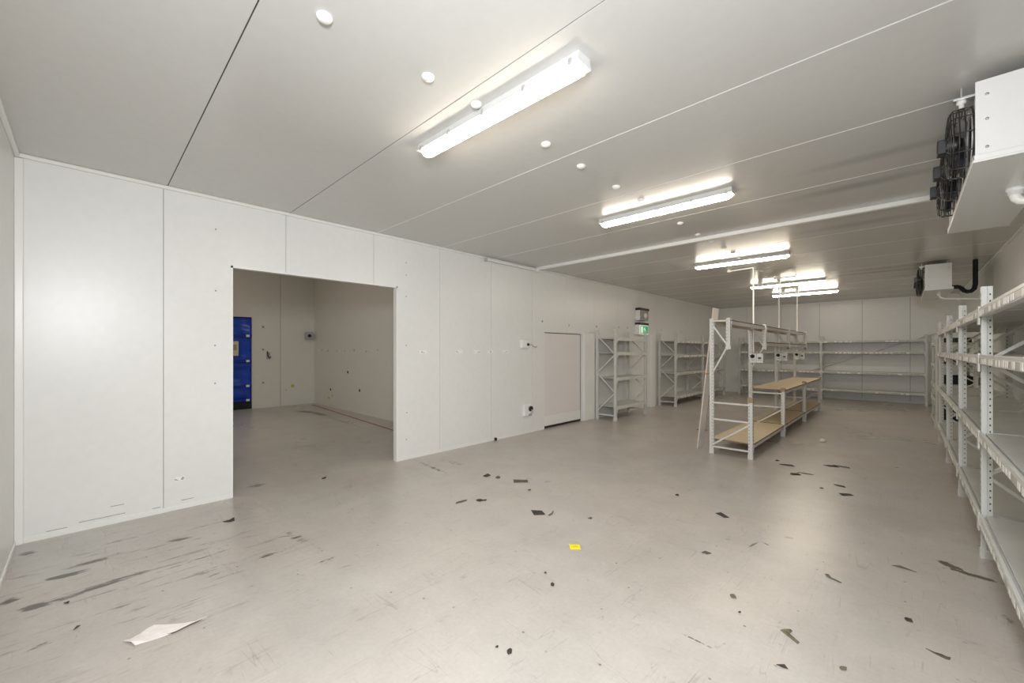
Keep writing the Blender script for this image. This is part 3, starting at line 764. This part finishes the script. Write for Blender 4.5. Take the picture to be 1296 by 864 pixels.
# ------------------------------------------------------------------ things on the left wall
r = thing('emergency_light', (XL, 10.29, 2.41), 'small emergency light box with a black top, mounted above the exit sign', 'emergency light')
m = MB(); m.box(0, .12, 0, .52, 0, .30); m.build('lamp_body', M_WHITEPL, r, bevel=.008)
m = MB(); m.box(-.0, .14, -.01, .53, .27, .335); m.build('top_cover', M_BLACK, r, bevel=.006)
m = MB(); m.box(.12, .13, .02, .50, .01, .265); m.build('lens_panel', mat('grey_lens', (.36, .35, .34), .2), r, bevel=.003)
m = MB(); m.lathe([(.085, 0), (.085, .02), (.06, .04), (.01, .05)], (.13, .30, .13), 'x', 20); m.build('lamp_head', M_CLEAR, r)
r = thing('exit_sign', (XL, 10.24, 2.02), 'green and white running man exit sign on the left wall above the first shelving bay', 'exit sign')
m = MB(); m.box(0, .12, 0, .56, 0, .27); m.build('sign_body', M_WHITEPL, r, bevel=.006)
m = MB(); m.box(.0, .135, .02, .57, .265, .325); m.build('top_cover', M_BLACK, r, bevel=.006)
m = MB(); m.box(.12, .128, .05, .53, .015, .255, 0); X_ = .1285
m.box(.128, X_, .07, .52, .03, .24, 1)
X2 = .1292
m.box(X_, X2, .10, .235, .05, .22, 0)                              # doorway
def q2(pts): m.add([(X2 + .0004, y, z) for (y, z) in pts], [tuple(range(len(pts)))], 0)
q2([(.335 + .018*math.cos(2*PI*k/12), .198 + .018*math.sin(2*PI*k/12)) for k in range(12)])   # head
q2([(.305, .175), (.345, .180), (.360, .120), (.325, .112)])       # trunk
q2([(.325, .125), (.345, .112), (.315, .085), (.285, .078), (.280, .092), (.300, .098)])   # front leg
q2([(.340, .125), (.362, .120), (.375, .085), (.405, .062), (.395, .050), (.358, .075)])   # rear leg
q2([(.310, .176), (.318, .160), (.285, .145), (.262, .158), (.268, .168), (.287, .160)])   # front arm
q2([(.340, .172), (.352, .160), (.385, .148), (.392, .120), (.380, .118), (.372, .138)])   # rear arm
m.build('sign_face', [M_LITW, M_GREEN], r)
r = thing('wall_switch', (XL, 5.81, 1.72), 'white control box with a dark button on the left wall beside the door', 'switch')
m = MB(); m.box(0, .07, -.14, .08, -.085, .085); m.build('switch_box', M_WHITEPL, r, bevel=.02)
m = MB(); m.lathe([(.028, 0), (.028, .015), (.018, .02)], (.07, .03, -.01), 'x', 14); m.build('button', M_BLACK, r)
m = MB(); m.tube([(.05, .08, -.01), (.06, .16, -.015), (.03, .24, -.05), (.02, .34, -.06), (.0, .36, -.04)], .007, 8); m.build('cable', M_GREYPL, r)
r = thing('power_outlet', (XL, 5.87, .45), 'white power outlet box with black socket low on the left wall', 'outlet')
m = MB(); m.box(0, .06, -.12, .10, -.11, .11); m.build('outlet_box', M_WHITEPL, r, bevel=.012)
m = MB(); m.lathe([(.05, 0), (.05, .03), (.036, .035)], (.06, .05, .025), 'x', 18); m.build('socket', M_BLACK, r)
m = MB(); m.tube([(.09, .05, .01), (.11, .06, -.03), (.09, .03, -.07), (.07, .0, -.09), (.08, .06, -.095)], .014, 8); m.build('socket_flap', M_GREYPL, r)
m = MB(); m.box(0, .05, -.005, .02, 0, .05); o = m.build('pipe_stub', M_BLACK, None, bevel=.004); o.location = (XL, 5.02, 0); tag(o, 'tiny black pipe stub at the foot of the left wall', 'pipe stub')

# ------------------------------------------------------------------ litter on the floor
RT, FW = Vector((.7206, .693)), Vector((-.693, .7206))
def flat(name, label, cat, x, y, pts, m_, th=.003, lift=None, seed=0, group='scraps littered on the floor'):
    """thin torn piece lying on the floor: outline in metres (across, away), curling by lift(u,v)"""
    n = len(pts); b = MB(); rnd = random.Random(seed + n)
    P0 = []
    for (u, v) in pts:
        w = RT*u + FW*v; z = lift(u, v) if lift else rnd.choice((0, 0, .004, .008))
        P0.append((w.x, w.y, .0008 + z))
    cz = sum(p[2] for p in P0)/n; cx = sum(p[0] for p in P0)/n; cy = sum(p[1] for p in P0)/n
    vs = [(cx, cy, .0008 + (cz - .0008)*.3)] + P0 + [(cx, cy, .0008 + (cz - .0008)*.3 + th)] + [(a, c, d + th) for (a, c, d) in P0]
    fs = []
    for i in range(n):
        j = (i + 1) % n
        fs += [(0, 1 + j, 1 + i), (n + 1, n + 2 + i, n + 2 + j), (1 + i, 1 + j, n + 2 + j, n + 2 + i)]
    b.add(vs, fs); o = b.build(name, m_); o.location = (x, y, 0)
    return tag(o, label, cat, group)
def rect(w, d, sk=0.0): return [(-w/2 - sk, -d/2), (w/2 - sk, -d/2*.9), (w/2 + sk, d/2), (-w/2 + sk, d/2*.92)]
def torn(w, d, seed):
    r = random.Random(seed); return [(w/2*math.cos(2*PI*k/9)*r.uniform(.65, 1.1), d/2*math.sin(2*PI*k/9)*r.uniform(.65, 1.1)) for k in range(9)]
def wave(w, d): return [(-w/2, -.1*d), (-w*.1, -d/2), (w*.1, -.25*d), (w/2, -.1*d), (w/2*1.05, .3*d), (w*.15, .15*d), (-w*.1, .45*d), (-w*.4, .3*d)]
sc = lambda lab, x, y, pts, m_=M_SCRAP, cat='scrap', nm='floor_scrap', **k: flat(nm, lab, cat, x, y, pts, m_, **k)
sc('small dark square scrap on the floor, farthest of the group before the left wall', -3.843, 3.53, [(-.05, -.01), (.0, -.06), (.05, .02), (.01, .07)])
sc('curled pale and brown scrap right of the small dark square scrap', -3.695, 3.583, torn(.06, .10, 2), M_SCRAPB)
sc('long dark brown strip lying crosswise on the floor in front of the left wall', -3.383, 3.669, rect(.175, .095), M_SCRAPB)
sc('tiny dark chip just below the long dark strip', -3.101, 3.51, torn(.04, .04, 3))
sc('narrow dark torn strip left of the wavy dark scrap', -3.375, 2.738, [(-.055, -.05), (-.02, -.035), (.05, .03), (.055, .06), (.02, .05), (-.05, -.01)], M_SCRAPB)
sc('wavy dark scrap between the narrow torn strip and the dark rectangle', -3.259, 2.913, wave(.11, .09))
sc('neat dark rectangular scrap on the floor left of the yellow card', -2.603, 3.075, rect(.108, .105, -.012))
sc('bent brown twig scrap touching the right of the dark rectangle', -2.51, 3.15, [(-.03, -.05), (.01, -.015), (.03, .05), (.04, .05), (.02, -.02), (-.01, -.06)], M_SCRAPO)
sc('little grey brown flake behind and right of the yellow card', -2.16, 3.317, torn(.045, .035, 5), M_SCRAPB)
sc('tiny dark speck in front of the yellow card, nearer of the pair', -1.735, 2.20, torn(.028, .05, 6))
sc('tiny dark speck in front of the yellow card, farther of the pair', -1.864, 2.281, torn(.022, .022, 7))
sc('dark crumpled scrap at the middle of the bottom edge', -1.512, 1.554, torn(.035, .055, 8))
sc('tiny dark chip left of the crumpled scrap at the bottom edge', -1.585, 1.53, torn(.02, .02, 9))
sc('dark oval scrap inside the wide opening', -5.238, 2.054, torn(.06, .08, 10))
sc('dark flat scrap left of the cluster beside the bench, nearest the bench foot', -1.197, 6.747, [(-.075, .04), (-.02, -.02), (.07, -.07), (.07, -.02), (.01, .05)])
sc('dark scrap with a pale tail in the cluster right of the bench', -1.03, 6.33, [(-.065, -.01), (-.02, -.045), (.05, -.05), (.055, .01), (-.02, .05)])
sc('long thin wood splinter in the cluster right of the bench', -.93, 6.45, [(-.08, .06), (.0, .02), (.06, -.02), (.06, -.06), (-.01, .0)], M_SCRAPB)
sc('dark scrap right of the bench, left of the two farthest pieces', -.748, 7.125, [(-.065, .05), (-.05, -.02), (.06, -.08), (.065, -.01)])
sc('dark brown scrap right of the bench, right of the two farthest pieces', -.633, 7.182, [(-.065, .07), (-.02, -.0), (.055, -.08), (.06, -.05), (.01, .05)], M_SCRAPB)
sc('dark pebble shaped scrap above the long dark strip on the right floor', -.556, 6.146, [(-.025, .06), (-.02, -.0), (.02, -.06), (.03, -.03), (.0, .06)])
sc('long dark strip on the open floor right of the bench', -.473, 5.825, rect(.125, .06))
sc('tiny dark chip left of the long dark strip on the right floor', -.70, 5.90, torn(.03, .05, 12), M_SCRAPB)
sc('dark square scrap alone on the floor in front of the bench', -1.28, 4.267, [(-.04, .05), (-.01, -.06), (.04, -.055), (.015, .05)])
sc('tiny dark chip left of the lone dark square scrap', -1.816, 4.516, torn(.045, .06, 13))
sc('flat brown sliver on the floor in front of the lone dark square scrap', -1.131, 3.384, [(-.035, .01), (.0, -.02), (.04, .0), (.0, .02)], M_SCRAPB)
sc('small curled scrap on the right foreground floor left of the forked twig', -.806, 2.908, torn(.04, .055, 14), M_SCRAPO)
sc('tiny dark grain below the small curled scrap in the right foreground', -.729, 2.76, torn(.014, .014, 15))
sc('dark oval scrap on the floor in front of the near shelving', .013, 3.373, torn(.042, .045, 16))
sc('forked olive twig on the floor in the right foreground', -.468, 2.724, [(-.018, .05), (.0, .045), (.03, .045), (.045, .052), (.044, .040), (.018, .030), (.0, .030), (.018, -.055), (.004, -.06), (-.012, .02)], M_SCRAPO, 'twig', 'twig')
sc('bent dark twig on the floor in the lower right corner', .137, 3.101, [(-.03, .055), (-.018, .02), (.0, .0), (.022, -.018), (.034, -.012), (.012, -.028), (-.002, -.022), (-.022, .02)], M_SCRAPB, 'twig', 'twig')
sc('dark shard near the bottom edge below the forked twig', -.445, 2.431, [(-.02, .02), (-.005, .0), (.02, -.01), (.015, .01)])
sc('olive curl on the right floor midway to the near shelving', -.33, 3.63, [(-.05, .07), (-.02, .075), (-.045, .06), (-.042, .03), (-.01, -.03), (-.02, -.035), (-.055, .03)], M_SCRAPO)
sc('small brown sliver on the right floor beyond the olive curl', -.008, 4.141, [(-.045, .05), (.0, .0), (.05, -.045), (.0, .03)], M_SCRAPB)
sc('tiny dark piece beside the bench foot, left of the first dark flat scrap', -1.334, 6.925, [(-.03, .0), (.02, -.02), (.03, .05), (.0, .03)])
sc('dark flat scrap at the foot of the left wall before the wide opening', -4.564, .929, [(-.045, -.03), (.02, -.03), (.045, .0), (.0, .06), (-.02, .02)])
sc('dark oval lump on the left foreground floor in the dirty streaks', -3.826, -.09, torn(.04, .02, 19))
sc('tiny hooked brown bit on the left foreground floor', -3.443, -.047, [(-.01, .02), (.012, .018), (.008, -.018), (.002, .008)], M_SCRAPB)
sc('brown flake near the bottom right corner, right of the dark shard', -.225, 2.63, torn(.035, .03, 20), M_SCRAPO)
# pale lump by the bench
m = MB(); m.lathe([(.012, 0), (.045, .006), (.05, .028), (.035, .045), (.01, .052)], (0, 0, 0), 'z', 14); o = m.build('paper_ball', M_SCRAPW); o.location = (-1.044, 8.903, .0005); tag(o, 'small cream paper ball on the floor right of the bench', 'paper ball')
# yellow card
yc = thing('yellow_card', (-1.938, 2.751, .0005), 'bright yellow card lying on the open floor', 'card')
m = MB(); pts = [RT*u + FW*v for (u, v) in ((-.043, -.04), (.042, -.042), (.043, .04), (-.042, .042))]
m.add([(p.x, p.y, z) for z in (0, .002) for p in pts], [(3,2,1,0), (4,5,6,7)] + [(i, (i+1) % 4, 4 + (i+1) % 4, 4 + i) for i in range(4)]); m.build('card_sheet', M_YEL, yc)
m = MB()
for (u, v, w_, h_) in ((-.006, .006, .012, .010), (.008, .006, .008, .012), (.020, .004, .006, .014)):
    pts = [RT*(u + a*w_/2) + FW*(v + b*h_/2) for (a, b) in ((-1,-1),(1,-1),(1,1),(-1,1))]
    m.add([(p.x, p.y, .0023) for p in pts], [(0,1,2,3)])
m.build('print_mark', M_INK, yc)
# torn white card in the left foreground
tcd = thing('torn_card', (-3.04, .30, .001), 'torn white card with a brown edge lying in the left foreground', 'card')
def hz(u, v):
    d = 517.6*1.6/(v - 443); r = (u - 648)/517.6*d
    return (-.6933*d + .7206*r + 3.04, .7206*d + .6933*r - .30)
out = [(155,812),(165,809.5),(178,802),(186,796),(195,791),(201,791),(215,790.5),(233,789),(247,787),(263,782.5),(263,784),(240,792),(222,800.5),(205,806.5),(190,811),(171,817.5),(166,815)]
pts = [hz(*p) for p in out]; n = len(pts)
cx = sum(p[0] for p in pts)/n; cy = sum(p[1] for p in pts)/n
zz = [.004, .002, .0, .0, .0, .0, .0, .001, .004, .012, .012, .006, .003, .001, .0, .003, .012]
m = MB(); vs = [(p[0], p[1], z) for p, z in zip(pts, zz)] + [(p[0], p[1], z + .003) for p, z in zip(pts, zz)]
fs = [tuple(range(n))[::-1], tuple(range(n, 2*n))]; m.add(vs, fs, 0); m.add(vs, [(i, (i+1) % n, n + (i+1) % n, n + i) for i in range(n)], 0)
m.build('card_sheet', M_PAPER, tcd)
m = MB(); e = [(*hz(*p), z) for p, z in zip([(263,783.5),(240,792.2),(222,800.7),(212,803.5)], (.014, .008, .005, .004))]
m.tube(e, .0025, 6); m.build('torn_edge', M_PAPERE, tcd)

# ------------------------------------------------------------------ light and camera
def area(name, loc, sx, sy, energy, col, rot=(0, 0, 0), spread=PI):
    l = bpy.data.lights.new(name, 'AREA'); l.shape = 'RECTANGLE'; l.size = sx; l.size_y = sy; l.energy = energy; l.color = col; l.spread = spread
    o = bpy.data.objects.new(name, l); COL.objects.link(o); o.location = loc; o.rotation_euler = rot; return o
# photographer's strobe held high beside the camera
area('strobe_softbox', (.12, -.22, 2.30), .7, .5, STROBE, (.94, .965, 1.0), (math.radians(70), 0, math.radians(46)), math.radians(160))
# unseen fill light added to brighten the far room
area('annex_fill', (-9.2, 1.0, HA - .05), 2.5, .3, ANNEX, (1, .93, .82))
wd = bpy.data.worlds.new('world'); S.world = wd; wd.use_nodes = True
wd.node_tree.nodes['Background'].inputs[0].default_value = (.5, .5, .5, 1); wd.node_tree.nodes['Background'].inputs[1].default_value = .0

cam = bpy.data.cameras.new('camera'); co = bpy.data.objects.new('camera', cam); COL.objects.link(co)
co.location = (0, 0, 1.6); co.rotation_euler = (PI/2, 0, math.atan(498/517.6))
cam.sensor_width = 36; cam.lens = 517.6/1296*36; cam.shift_y = 11/1296; cam.clip_start = .02; cam.clip_end = 100
S.camera = co
S.view_settings.view_transform = 'Standard'; S.view_settings.look = 'None'; S.view_settings.gamma = 1; S.view_settings.use_curve_mapping = False
S.view_settings.exposure = 0.33
S.cycles.use_denoising = True
S.cycles.max_bounces = 10; S.cycles.diffuse_bounces = 6; S.cycles.glossy_bounces = 4; S.cycles.sample_clamp_indirect = 6
